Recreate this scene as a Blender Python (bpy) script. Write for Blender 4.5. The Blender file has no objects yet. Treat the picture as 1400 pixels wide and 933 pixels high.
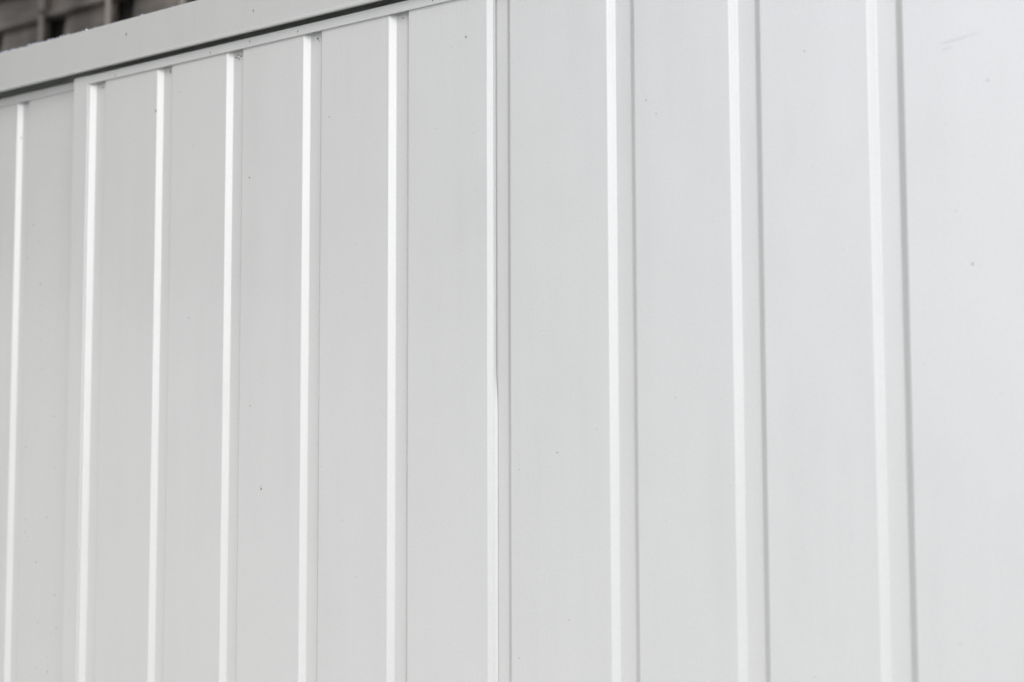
import bpy, math, random
from mathutils import Vector, Matrix
random.seed(7)
S = bpy.context.scene
COL = S.collection
H = 1.30                                   # camera height above the ground; wall face is the plane y = 0

# ---------------------------------------------------------------- camera
cd = bpy.data.cameras.new('camera')
cam = bpy.data.objects.new('camera', cd); COL.objects.link(cam)
rt = Vector((0.85806738, 0.51352853, -0.00296893))
up = Vector((0.03260642, -0.04871138, 0.99828053))
fw = Vector((-0.51250091, 0.85668877, 0.05854198))
cam.matrix_world = Matrix(((rt.x, up.x, -fw.x, 0.0), (rt.y, up.y, -fw.y, -1.0),
                           (rt.z, up.z, -fw.z, H), (0, 0, 0, 1)))
cd.sensor_width = 36.0
cd.lens = 36.0 * 1500 / 1400
cd.clip_start = 0.02; cd.clip_end = 500
cd.dof.use_dof = True
cd.dof.focus_distance = 1.24
cd.dof.aperture_fstop = 2.8
S.camera = cam

# ---------------------------------------------------------------- sky, sun, exposure
SUN_EL, SUN_AZ = 44.0, 31.0                # azimuth of the light source, degrees from -y (front) towards +x (right)
w = bpy.data.worlds.new('World'); S.world = w; w.use_nodes = True
nt = w.node_tree; nt.nodes.clear()
sky = nt.nodes.new('ShaderNodeTexSky'); sky.sky_type = 'NISHITA'; sky.sun_disc = False
sky.sun_elevation = math.radians(SUN_EL)
sky.air_density = 0.6; sky.dust_density = 2.0; sky.ozone_density = 1.2
bg = nt.nodes.new('ShaderNodeBackground'); bg.inputs['Strength'].default_value = 0.15
wo = nt.nodes.new('ShaderNodeOutputWorld')
nt.links.new(sky.outputs[0], bg.inputs[0]); nt.links.new(bg.outputs[0], wo.inputs[0])
a, e = math.radians(SUN_AZ), math.radians(SUN_EL)
tosun = Vector((math.sin(a) * math.cos(e), -math.cos(a) * math.cos(e), math.sin(e)))
sky.sun_rotation = math.atan2(tosun.x, tosun.y)
sd = bpy.data.lights.new('sun', 'SUN'); sd.energy = 1.0; sd.angle = math.radians(172); sd.color = (1, .965, .905)
sun = bpy.data.objects.new('sun', sd); COL.objects.link(sun)
sun.rotation_euler = tosun.to_track_quat('Z', 'Y').to_euler(); sun.location = (3, -4, 5)
S.view_settings.view_transform = 'Standard'; S.view_settings.look = 'None'
S.view_settings.gamma = 1; S.view_settings.use_curve_mapping = False
S.view_settings.exposure = 0.43

# ---------------------------------------------------------------- materials
def new_mat(name):
    m = bpy.data.materials.new(name); m.use_nodes = True
    n = m.node_tree; b = n.nodes['Principled BSDF']
    return m, n, b
def nd(n, t, **k):
    x = n.nodes.new(t)
    for q, v in k.items():
        if q in x.inputs: x.inputs[q].default_value = v
        else: setattr(x, q, v)
    return x
def noise(n, vec, scale, detail=3, rough=.5):
    x = nd(n, 'ShaderNodeTexNoise'); x.inputs['Scale'].default_value = scale
    x.inputs['Detail'].default_value = detail; x.inputs['Roughness'].default_value = rough
    n.links.new(vec, x.inputs['Vector']); return x.outputs['Fac']
def ramp(n, fac, stops):
    r = nd(n, 'ShaderNodeValToRGB'); el = r.color_ramp.elements
    while len(el) < len(stops): el.new(.5)
    for q, (p, c) in zip(el, stops): q.position = p; q.color = (*c, 1) if len(c) == 3 else c
    n.links.new(fac, r.inputs[0]); return r.outputs[0]
def scaled(n, sc):
    g = nd(n, 'ShaderNodeNewGeometry'); m = nd(n, 'ShaderNodeMapping'); m.inputs['Scale'].default_value = sc
    n.links.new(g.outputs['Position'], m.inputs['Vector']); return m.outputs[0]

METAL, GRAIN = .15, .0006
def paint(name, col, rough):
    m, n, b = new_mat(name)
    g = scaled(n, (1, 1, 1)); st = scaled(n, (1, 1, .06))
    grime = noise(n, st, 26, 4, .6)                       # faint rain streaks
    blot = noise(n, g, 4.5, 3, .55)
    mixn = nd(n, 'ShaderNodeMath', operation='ADD'); n.links.new(grime, mixn.inputs[0]); n.links.new(blot, mixn.inputs[1])
    c = ramp(n, mixn.outputs[0], [(.55, tuple(x * .955 for x in col)), (1.25, col)])
    fine = ramp(n, noise(n, g, 340, 2, .7), [(.3, (.955, .955, .955)), (.7, (1.0, 1.0, 1.0))])     # speckle of the coating
    mx = nd(n, 'ShaderNodeMix', data_type='RGBA', blend_type='MULTIPLY'); mx.inputs[0].default_value = 1
    n.links.new(c, mx.inputs[6]); n.links.new(fine, mx.inputs[7]); n.links.new(mx.outputs[2], b.inputs['Base Color'])
    rr = nd(n, 'ShaderNodeMapRange'); rr.inputs['To Min'].default_value = rough - .07; rr.inputs['To Max'].default_value = rough + .07
    n.links.new(noise(n, g, 14, 4, .6), rr.inputs['Value']); n.links.new(rr.outputs[0], b.inputs['Roughness'])
    # slight waviness of the pressed sheet in the base, fine grain only in the clear top coat
    b2 = nd(n, 'ShaderNodeBump'); b2.inputs['Strength'].default_value = 1.0; b2.inputs['Distance'].default_value = .0014
    n.links.new(noise(n, scaled(n, (1, 1, .45)), 11, 2, .5), b2.inputs['Height'])
    b3 = nd(n, 'ShaderNodeBump'); b3.inputs['Strength'].default_value = 1.0; b3.inputs['Distance'].default_value = .0001
    n.links.new(noise(n, g, 480, 2, .6), b3.inputs['Height']); n.links.new(b2.outputs[0], b3.inputs['Normal'])
    n.links.new(b3.outputs[0], b.inputs['Normal'])
    b1 = nd(n, 'ShaderNodeBump'); b1.inputs['Strength'].default_value = 1.0; b1.inputs['Distance'].default_value = GRAIN
    n.links.new(noise(n, g, 300, 1.5, .6), b1.inputs['Height'])
    n.links.new(b2.outputs[0], b1.inputs['Normal']); n.links.new(b1.outputs[0], b.inputs['Coat Normal'])
    b.inputs['Coat Weight'].default_value = 1.0; b.inputs['Coat Roughness'].default_value = .22; b.inputs['Coat IOR'].default_value = 1.5
    b.inputs['Specular IOR Level'].default_value = .25
    b.inputs['Metallic'].default_value = METAL          # a little silver flake in the coating
    return m
M_PAINT = paint('grey_white_coated_steel', (.728, .745, .706), .46)
M_FASC = paint('pale_grey_coated_steel', (.655, .675, .632), .46)

def simple(name, col, rough, var=.2, scale=30):
    m, n, b = new_mat(name); g = scaled(n, (1, 1, 1))
    c = ramp(n, noise(n, g, scale, 4), [(.3, tuple(x * (1 - var) for x in col)), (.7, tuple(min(1, x * (1 + var)) for x in col))])
    n.links.new(c, b.inputs['Base Color']); b.inputs['Roughness'].default_value = rough
    return m
M_DIRT_SHADE = simple('dirt_and_groove_shade', (.05, .045, .04), .9)
M_SCUFF = simple('grey_scuff', (.50, .465, .475), .6, .06)
M_WATER, n_, b_ = new_mat('water')
b_.inputs['Base Color'].default_value = (.97, .98, 1, 1); b_.inputs['Roughness'].default_value = .04
b_.inputs['Transmission Weight'].default_value = .8; b_.inputs['IOR'].default_value = 1.33
M_GRAV = simple('weathered_concrete', (.24, .235, .22), .9, .2, 14)
M_PLIN = simple('bounce_concrete', (.42, .415, .40), .9, .12, 14)
M_CONC = simple('pale_concrete', (.70, .69, .65), .85, .10, 9)

def wood(name, c0, c1, grain):
    m, n, b = new_mat(name)
    v = scaled(n, grain)
    f1 = noise(n, v, 1.0, 6, .65)
    c = ramp(n, f1, [(.28, c0), (.72, c1)])
    st = ramp(n, noise(n, scaled(n, (9, 9, 1.6)), 1.0, 4, .6), [(.36, (.38, .37, .36)), (.64, (1.2, 1.18, 1.14))])
    mx = nd(n, 'ShaderNodeMix', data_type='RGBA', blend_type='MULTIPLY'); mx.inputs[0].default_value = 1
    n.links.new(c, mx.inputs[6]); n.links.new(st, mx.inputs[7]); n.links.new(mx.outputs[2], b.inputs['Base Color'])
    b.inputs['Roughness'].default_value = .85
    bp = nd(n, 'ShaderNodeBump'); bp.inputs['Strength'].default_value = .8; bp.inputs['Distance'].default_value = .002
    n.links.new(f1, bp.inputs['Height']); n.links.new(bp.outputs[0], b.inputs['Normal'])
    return m
M_BOARD = wood('weathered_fence_board', (.060, .053, .043), (.17, .152, .125), (6, 40, 60))
M_LIP = wood('lit_board_edge', (.30, .28, .24), (.52, .49, .43), (6, 40, 60))  # light catching the lower edges, put into the colour as paler wood
M_BATTEN = wood('weathered_batten', (.20, .18, .15), (.38, .35, .30), (50, 50, 6))
M_BACK = simple('dark_fence_back', (.03, .027, .024), .9)

# ---------------------------------------------------------------- helpers
def link(name, me, mat, parent=None):
    o = bpy.data.objects.new(name, me); COL.objects.link(o)
    if mat: me.materials.append(mat)
    if parent: o.parent = parent
    return o
def empty(name, loc):
    o = bpy.data.objects.new(name, None); COL.objects.link(o); o.location = loc; return o
def tag(o, **k):
    for q, v in k.items(): o[q] = v
    return o

def fillet(pts, rad, seg=5):
    """Open 2-D polyline -> list of (point, left-hand normal) with rounded corners."""
    P = [Vector(p) for p in pts]; out = []
    nrm = lambda d: Vector((d.y, -d.x)).normalized()
    out.append((P[0], nrm(P[1] - P[0])))
    for i in range(1, len(P) - 1):
        r = rad[i] if isinstance(rad, (list, tuple)) else rad
        d0 = (P[i] - P[i-1]).normalized(); d1 = (P[i+1] - P[i]).normalized()
        ang = math.acos(max(-1, min(1, d0.dot(d1))))
        if ang < 1e-4 or r <= 0: out.append((P[i], nrm(d0 + d1))); continue
        t = min(r * math.tan(ang / 2), .45 * (P[i] - P[i-1]).length, .45 * (P[i+1] - P[i]).length)
        r = t / math.tan(ang / 2)
        s = 1 if d0.x * d1.y - d0.y * d1.x > 0 else -1
        A = P[i] - d0 * t
        C = A + Vector((-d0.y, d0.x)) * s * r
        for k in range(seg + 1):
            th = s * ang * k / seg
            v = A - C; q = Vector((v.x * math.cos(th) - v.y * math.sin(th), v.x * math.sin(th) + v.y * math.cos(th)))
            d = Vector((d0.x * math.cos(th) - d0.y * math.sin(th), d0.x * math.sin(th) + d0.y * math.cos(th)))
            out.append((C + q, nrm(d)))
    out.append((P[-1], nrm(P[-1] - P[-2])))
    return out

def sheet(name, prof, axis, t0, t1, thick, mat, parent, rows=None):
    """Bent sheet: profile swept along an axis. axis 'Z': profile is (x, y), normal towards -y.
    axis 'X': profile is (y, z)."""
    ts = rows or [t0, t1]
    V, N, F = [], [], []
    def put(p, t): return (p.x, p.y, t) if axis == 'Z' else (t, p.x, p.y)
    def putn(p): return (p.x, p.y, 0) if axis == 'Z' else (0, p.x, p.y)
    m = len(prof)
    for side in (0, 1):
        off = len(V)
        for t in ts:
            for p, q in prof:
                pp = p - q * thick if side else p
                V.append(put(pp, t)); N.append(putn(-q if side else q))
        for j in range(len(ts) - 1):
            for i in range(m - 1):
                a_, b_, c_, d_ = off + j*m + i, off + j*m + i + 1, off + (j+1)*m + i + 1, off + (j+1)*m + i
                F.append((a_, b_, c_, d_) if side == 0 else (d_, c_, b_, a_))
    half = len(ts) * m
    def edge(idx, nr):
        for k in range(len(idx) - 1):
            q = [idx[k], idx[k+1], idx[k+1] + half, idx[k] + half]
            base = len(V)
            for z in q: V.append(V[z]); N.append(nr)
            F.append((base + 3, base + 2, base + 1, base))
    tn = (0, 0, 1) if axis == 'Z' else (1, 0, 0)
    edge([i for i in range(m)], tuple(-x for x in tn))
    edge([(len(ts)-1)*m + i for i in range(m)][::-1], tn)
    d0 = (prof[0][0] - prof[1][0]).normalized(); d1 = (prof[-1][0] - prof[-2][0]).normalized()
    edge([j*m for j in range(len(ts))][::-1], putn(d0))
    edge([j*m + m - 1 for j in range(len(ts))], putn(d1))
    me = bpy.data.meshes.new(name); me.from_pydata(V, [], F)
    me.polygons.foreach_set('use_smooth', [True] * len(F))
    me.normals_split_custom_set_from_vertices(N)
    return link(name, me, mat, parent)

def boxes(name, lst, mat, parent, bev=.0):
    """lst of (x0, x1, y0, y1, z0, z1) -> one mesh with slightly bevelled edges."""
    import bmesh
    bm = bmesh.new()
    for (x0, x1, y0, y1, z0, z1) in lst:
        r = bmesh.ops.create_cube(bm, size=1)
        for v in r['verts']:
            v.co = Vector(((x0 + x1)/2 + v.co.x*(x1 - x0), (y0 + y1)/2 + v.co.y*(y1 - y0), (z0 + z1)/2 + v.co.z*(z1 - z0)))
    if bev: bmesh.ops.bevel(bm, geom=bm.edges[:], offset=bev, segments=2, affect='EDGES', profile=.5)
    me = bpy.data.meshes.new(name); bm.to_mesh(me); bm.free()
    return link(name, me, mat, parent)

# ---------------------------------------------------------------- ground
me = bpy.data.meshes.new('ground'); me.from_pydata([(-60, -60, 0), (60, -60, 0), (60, 60, 0), (-60, 60, 0)], [], [(0, 1, 2, 3)])
tag(link('ground', me, M_CONC), kind='structure')

# ---------------------------------------------------------------- fence behind the shed
fence = tag(empty('wooden_fence', (0, .8, 0)), label='weathered brown wooden lap fence rising behind the metal shed', category='fence')
PITCH, BX0 = .2625, -2.4925
NB0, NB1 = -4, 10
base = boxes('gravel_board', [(BX0 + NB0*PITCH, BX0 + NB1*PITCH, .03, .07, 0, H + .30)], M_GRAV, fence)
boxes('dark_gap_backing', [(BX0 + NB0*PITCH, BX0 + NB1*PITCH, .034, .042, H + .302, H + 2.05)], M_BACK, fence)  # added near-black sheet that stands in for shade in the board gaps
def board_mesh(gap=.013):
    # lap board: thick bottom edge in front of the board below, thin top tucked behind the one above
    L = PITCH - gap; h = .112
    y = [(-.017, .002), (-.015, 0), (.012, 0), (.012, h), (.006, h), (-.007, .022), (-.016, .008)]
    V = []; n = len(y)
    xs = [0, .004, L*.3, L*.65, L - .004, L]
    for i, x in enumerate(xs):
        for (yy, zz) in y: V.append((x, yy + random.uniform(-.001, .001), zz + (random.uniform(-.002, .002) if zz < .05 else 0)))
    F = []
    for i in range(len(xs) - 1):
        for k in range(n): F.append((i*n + k, (i+1)*n + k, (i+1)*n + (k+1) % n, i*n + (k+1) % n))
    F += [tuple(range(n)), tuple((len(xs)-1)*n + k for k in reversed(range(n)))]
    m_ = bpy.data.meshes.new('board'); m_.from_pydata(V, [], F); m_.materials.append(M_BOARD); m_.materials.append(M_LIP)
    for q in m_.polygons:
        if len(q.vertices) == 4 and max(m_.vertices[v].co.z for v in q.vertices) < .03 and q.normal.y < -.3: q.material_index = 1
    return m_
BM = [board_mesh() for _ in range(6)]; BS = [board_mesh(.075) for _ in range(3)]
zc = H + 1.0135 - 8*.094
for j in range(19):
    for i in range(NB0, NB1):
        short = j == 7 or random.random() < .12
        o = link('board', random.choice(BS if short else BM), None, fence)
        o.location = (BX0 + i*PITCH + (.074 if short else .0125) + random.uniform(-.002, .002), random.uniform(-.002, .003), zc + j*.094 + random.uniform(-.0015, .0015))
        o.rotation_euler.y = random.uniform(-.006, .006)
        o.rotation_euler.z = random.uniform(-.004, .004)
for i in range(NB0, NB1 + 1):
    x = BX0 + i*PITCH
    boxes('batten', [(x - .009, x + .009, -.0225, -.0185, H + .256, H + 2.06)], M_BATTEN, fence, .002)

RX, RY, RL = -1.90, -.85, 4.8              # added unseen run from the left corner, placed to shade the left panels
boxes('gravel_board', [(RX - .075, RX - .028, RY - RL, RY, 0, H + .30)], M_PLIN, fence)  # pale base of the added run, brightens the reflection low on the left
rb = board_mesh(PITCH - RL)
for j in range(19):
    o = link('board', rb, None, fence)
    o.location = (RX - .012, RY - RL, zc + j*.094); o.rotation_euler.z = math.radians(90)
for i in range(18):
    y = RY - .06 - i*PITCH
    boxes('batten', [(RX + .008, RX + .018, y - .009, y + .009, H + .256, H + 2.06)], M_BATTEN, fence, .002)

# ---------------------------------------------------------------- the shed
X0, X1, DEP = -1.84, .74, .62
shed = tag(empty('metal_shed', (0, 0, 0)), label='pale grey-white ribbed sheet-metal shed with flat fascia and sliding door', category='shed')
ZB = .06                                   # bottom of the sheets
GD, GF, GR, GW = .0056, .0068, .0058, .0292           # groove depth, flank run, width over the top
TH = .0006
ZT, ZS = H + .4643, H + .4523              # top and bottom of the frame strip

def panel(parent, xl, xr, y=0.0, z1=ZT - .004, wl=GW, wr=GW, name='panel', left='half', right='half'):
    """Flat band between two grooves with half of each groove: floor middle -> flank -> face -> flank -> floor middle."""
    # xl: right lip of the groove on the left; xr: left lip of the groove on the right
    p = []
    if left == 'half': p += [(xl - wl/2, y + GD), (xl - GR, y + GD), (xl, y)]
    elif left == 'none': p += [(xl, y)]
    else: p += left
    if right == 'half': p += [(xr, y), (xr + GF, y + GD), (xr + wr/2, y + GD)]
    elif right == 'none': p += [(xr, y)]
    else: p += right
    return sheet(name, fillet(p, .0024, 5), 'Z', ZB, z1, TH, M_PAINT, parent)

# --- door: outer frame (left stile and top rail) carries the panels
FH = .003
door = sheet('door', fillet([(-1.320, .006), (-1.320, -FH), (-1.2897, -FH), (-1.2893, -.0007)], .0008, 3), 'Z', ZB - .01, ZT, .0008, M_PAINT, shed)
tag(door, label='sliding door of ribbed pale steel standing proud of the fixed wall')
XE = .66
sheet('top_rail', fillet([(.012, ZT), (-FH, ZT), (-FH, ZS), (-.0006, ZS + .0004)], .0008, 3), 'X', -1.2897, XE, .0008, M_PAINT, door)
sheet('stile', fillet([(XE, -.0007), (XE + .0004, -FH), (XE + .03, -FH), (XE + .03, .006)], .0008, 3), 'Z', ZB - .01, ZT, .0008, M_PAINT, door)
# lips of every groove on the door (left lip, right lip)
G = [(-1.2885, -1.2564), (-1.1518, -1.1232), (-1.0232, -.9946), (-.8938, -.8648), (-.7634, -.7350),
     (-.6295, -.5999), (-.4836, -.4534), (-.3532, -.3229), (-.2234, -.1932), (-.0930, -.0630), (.0374, .0674), (.1678, .1978),
     (.2982, .3282), (.4286, .4586), (.5590, .5890)]
for k in range(len(G) - 1):
    (l0, r0), (l1, r1) = G[k], G[k + 1]
    kw = dict(wl=r0 - l0, wr=r1 - l1)
    if k == 0: kw['left'] = [(l0 - .002, -.0005), (l0 + .0005, -.0005), (l0 + .0075, GD), (r0 - GR, GD), (r0, 0)]
    if k == 4:                              # sheet joint: this sheet ends in a lip lying over the next one
        LG = l1
        p = [(r0 - (r0-l0)/2, GD), (r0 - GR, GD), (r0, 0), (l1, 0), (l1 + GF, GD - .0034), (l1 + .0098, GD - .0034)]
        lip = fillet(p, .0024, 5)
        o = sheet('panel', lip, 'Z', ZB, ZT - .004, TH, M_PAINT, door,
                  rows=[ZB, H - .5, H - .03, H - .006, H + .005, H + .012, H + .020, H + .028, H + .035, H + .041, H + .25, ZT - .004])
        for v in o.data.vertices:           # below a kink the lip is pressed down closer to the sheet under it
            if v.co.x > l1 + GF + .0005 and v.co.z < H + .040:
                f = min(1, (H + .040 - v.co.z) / .045); f = f*f*(3 - 2*f)
                v.co.x += .0006 * f; v.co.y += .0021 * f
        continue
    if k == 5: kw['left'] = [(l0 + .0065, GD), (r0 - GR, GD), (r0, 0)]
    panel(door, r0, l1, **kw)
panel(door, G[-1][1], XE + .002, wl=.03, right='none')

# --- fixed wall behind the door on the left
WY = .010
wall = boxes('fixed_wall', [(X0, -1.24, WY + .012, WY + .03, ZB, H + .45)], M_PAINT, shed)
tag(wall, label='fixed ribbed wall set back behind the door edge')
sheet('top_rail', fillet([(WY + .008, ZT + .0008), (WY - FH, ZT + .0008), (WY - FH, ZS + .0010), (WY - .0006, ZS + .0012)], .0008, 3), 'X', X0, -1.3188, .0008, M_PAINT, wall)
WG = [(-1.4658, -1.4380)]
while WG[-1][0] > X0 + .2: l, r = WG[-1]; WG.append((l - .1304, r - .1304))
WG = WG[::-1]
panel(wall, X0, WG[0][0], WY, ZT - .003, left='none', wr=WG[0][1]-WG[0][0])
for k in range(len(WG) - 1):
    panel(wall, WG[k][1], WG[k+1][0], WY, ZT - .003, wl=.0278, wr=.0278)
panel(wall, WG[-1][1], -1.26, WY, ZT - .003, wl=.0278, right='none')

# --- fascia over the door, with rolled lower lip
FO = -.012
fprof = [(.05, H + .5285), (FO, H + .5270), (FO, H + .4728), (FO - .0013, H + .4708), (FO - .0013, H + .4676), (FO + .0040, H + .4684), (FO + .0042, H + .515), (.048, H + .517), (.048, H + .455)]
fascia = sheet('fascia', fillet(fprof, [0, .0032, .0010, .0010, .0012, .0004, .001, .001, 0], 5), 'X', X0 - .02, X1 + .02, .0008, M_FASC, shed)

# --- roof, side and back walls
sheet('roof', fillet([(DEP + .04, H + .493), (.051, H + .527)], 0, 1), 'X', X0 - .02, X1 + .02, .001, M_FASC, shed)
for nm, xs in (('side_wall', X0 + .002), ('side_wall', X1 - .004)):
    boxes(nm, [(xs, xs + .002, WY + .031, DEP, ZB - .01, H + .455)], M_PAINT, shed)
boxes('back_wall', [(X0, X1, DEP + .001, DEP + .003, ZB - .01, H + .455)], M_PAINT, shed)
boxes('fixed_wall', [(XE + .036, X1, WY, WY + .02, ZB, H + .46)], M_PAINT, shed)
boxes('plinth', [(X0 + .01, X1 - .01, .02, DEP - .01, .0, ZB - .012)], M_FASC, shed)

# ---------------------------------------------------------------- small dirt, groove shade put in as blobs, scuffs, drops
def blobs(name, lst, mat, parent, nx=6):
    V, F = [], []
    for (x, y, z, rx, ry, rz, tilt) in lst:
        b0 = len(V); ct, st_ = math.cos(tilt), math.sin(tilt)
        rings = 3; seg = nx
        V.append((x, y - ry, z))
        for i in range(1, rings + 1):
            ph = math.pi/2 * i / rings
            for k in range(seg):
                th = 2*math.pi*k/seg; j = 1 + random.uniform(-.22, .22)
                u, v = rx*math.sin(ph)*math.cos(th)*j, rz*math.sin(ph)*math.sin(th)*j
                V.append((x + u*ct - v*st_, y - ry*math.cos(ph), z + u*st_ + v*ct))
        for k in range(seg): F.append((b0, b0+1+(k+1) % seg, b0+1+k))
        for i in range(rings - 1):
            for k in range(seg):
                a_ = b0+1+i*seg+k; b2 = b0+1+i*seg+(k+1) % seg
                F.append((a_, b2, b2+seg, a_+seg))
    me = bpy.data.meshes.new(name); me.from_pydata(V, [], F); me.polygons.foreach_set('use_smooth', [True]*len(F))
    return tag(link(name, me, mat, parent), kind='stuff')
marks = [(-1.1537, .3955, .0012, .0026), (-.6566, .408, .0008, .0018), (-.9814, .2863, .0009, .0012), (-.9561, -.1013, .0010, .0016), (-.957, -.0985, .0007, .0008),
         (-.9759, .0005, .0007, .0011), (-.2805, .3279, .0007, .0007), (-.1402, .1193, .0010, .0009), (-.1245, .2759, .0008, .0007),
         (-.5441, -.0488, .0008, .0008), (-.8525, .3456, .0007, .0008), (-1.0856, .1141, .0007, .0009), (-.4405, .305, .0006, .0006), (-.43, .29, .0005, .0006)]
sp = [(x, .0002, H + z, a_, .0005, b2, random.uniform(-.4, .4)) for x, z, a_, b2 in marks]
for _ in range(150):
    k = random.choice(range(0, 9)); x = random.uniform(G[k][1] + .004, G[k+1][0] - .004)
    r = random.choice([.00022, .00028, .00035, .00045])
    sp.append((x, .0001, H + random.uniform(-.42, .44), r, .0002, r*random.uniform(.9, 1.6), random.uniform(-.5, .5)))
for x, z in ((-1.2325, .4585), (-.9005, .4605), (-.6995, .4600), (-.9805, .462), (-1.05, .459)):
    sp.append((x, -FH, H + z - .003, .0006, .0004, .0016, random.uniform(-.3, .3)))
for k, x, z, rx, rz, tl in ((2, .012, .4455, .0040, .0006, -.35), (2, .0165, .4425, .0005, .0022, .1), (2, .0195, .4465, .0016, .0012, .4), (2, .014, .4485, .0030, .0005, .2),
                            (1, .019, .4470, .0011, .0024, .2), (3, .018, .4470, .0013, .0018, -.3), (3, .020, .4440, .0004, .0012, .2), (0, .020, .4465, .0016, .0011, .3), (4, .016, .4480, .0018, .0004, .1)):
    sp.append((G[k][0] + x, GD, H + z, rx, .0004, rz, tl))  # groove-head shade put in as dark blobs; the fullest groove is cobweb dirt
blobs('dirt_shade_specks', sp, M_DIRT_SHADE, door)
blobs('dirt_shade_specks', [(-1.2150 * .988, FO - .0001, H + .5050, .0008, .0004, .0024, -.2), (-.966, FO - .0001, H + .493, .0006, .0004, .002, .1)], M_DIRT_SHADE, fascia)
blobs('knot', [(-2.49, -.0225, H + 1.026, .007, .003, .009, .2), (-2.31, -.016, H + 1.06, .006, .003, .008, .1)], M_BACK, fence, 8)
wsp = [(-1.46 + .005, WY, H + .40, .0011, .0004, .0014, 0)]
for _ in range(45):
    x = random.choice([random.uniform(-1.435, -1.395), random.uniform(-1.58, -1.475), random.uniform(-1.43, -1.34)]); r = random.uniform(.0003, .0009)
    wsp.append((x, WY + .0001, H + random.uniform(-.4, .3), r, .0002, r*random.uniform(1, 2), random.uniform(-.4, .4)))
blobs('dirt_shade_specks', wsp, M_DIRT_SHADE, wall)
blobs('scuff_mark', [(-.152, .0001, H + .3150, .016, .00015, .0005, .09), (-.136, .0001, H + .3175, .013, .00015, .0003, .06), (-.157, .0001, H + .3088, .007, .00015, .0004, .16)], M_SCUFF, door, 8)
dr = []
for _ in range(46):
    x = -1.49 + abs(random.gauss(0, .16)); r = random.choice([.0008, .001, .0013, .0018])
    dr.append((x, FO + .0020, H + .5268, r*1.2, .002, r, 0))
blobs('water_drops', dr, M_WATER, fascia, 8)

S.render.engine = 'CYCLES'
S.cycles.use_denoising = True
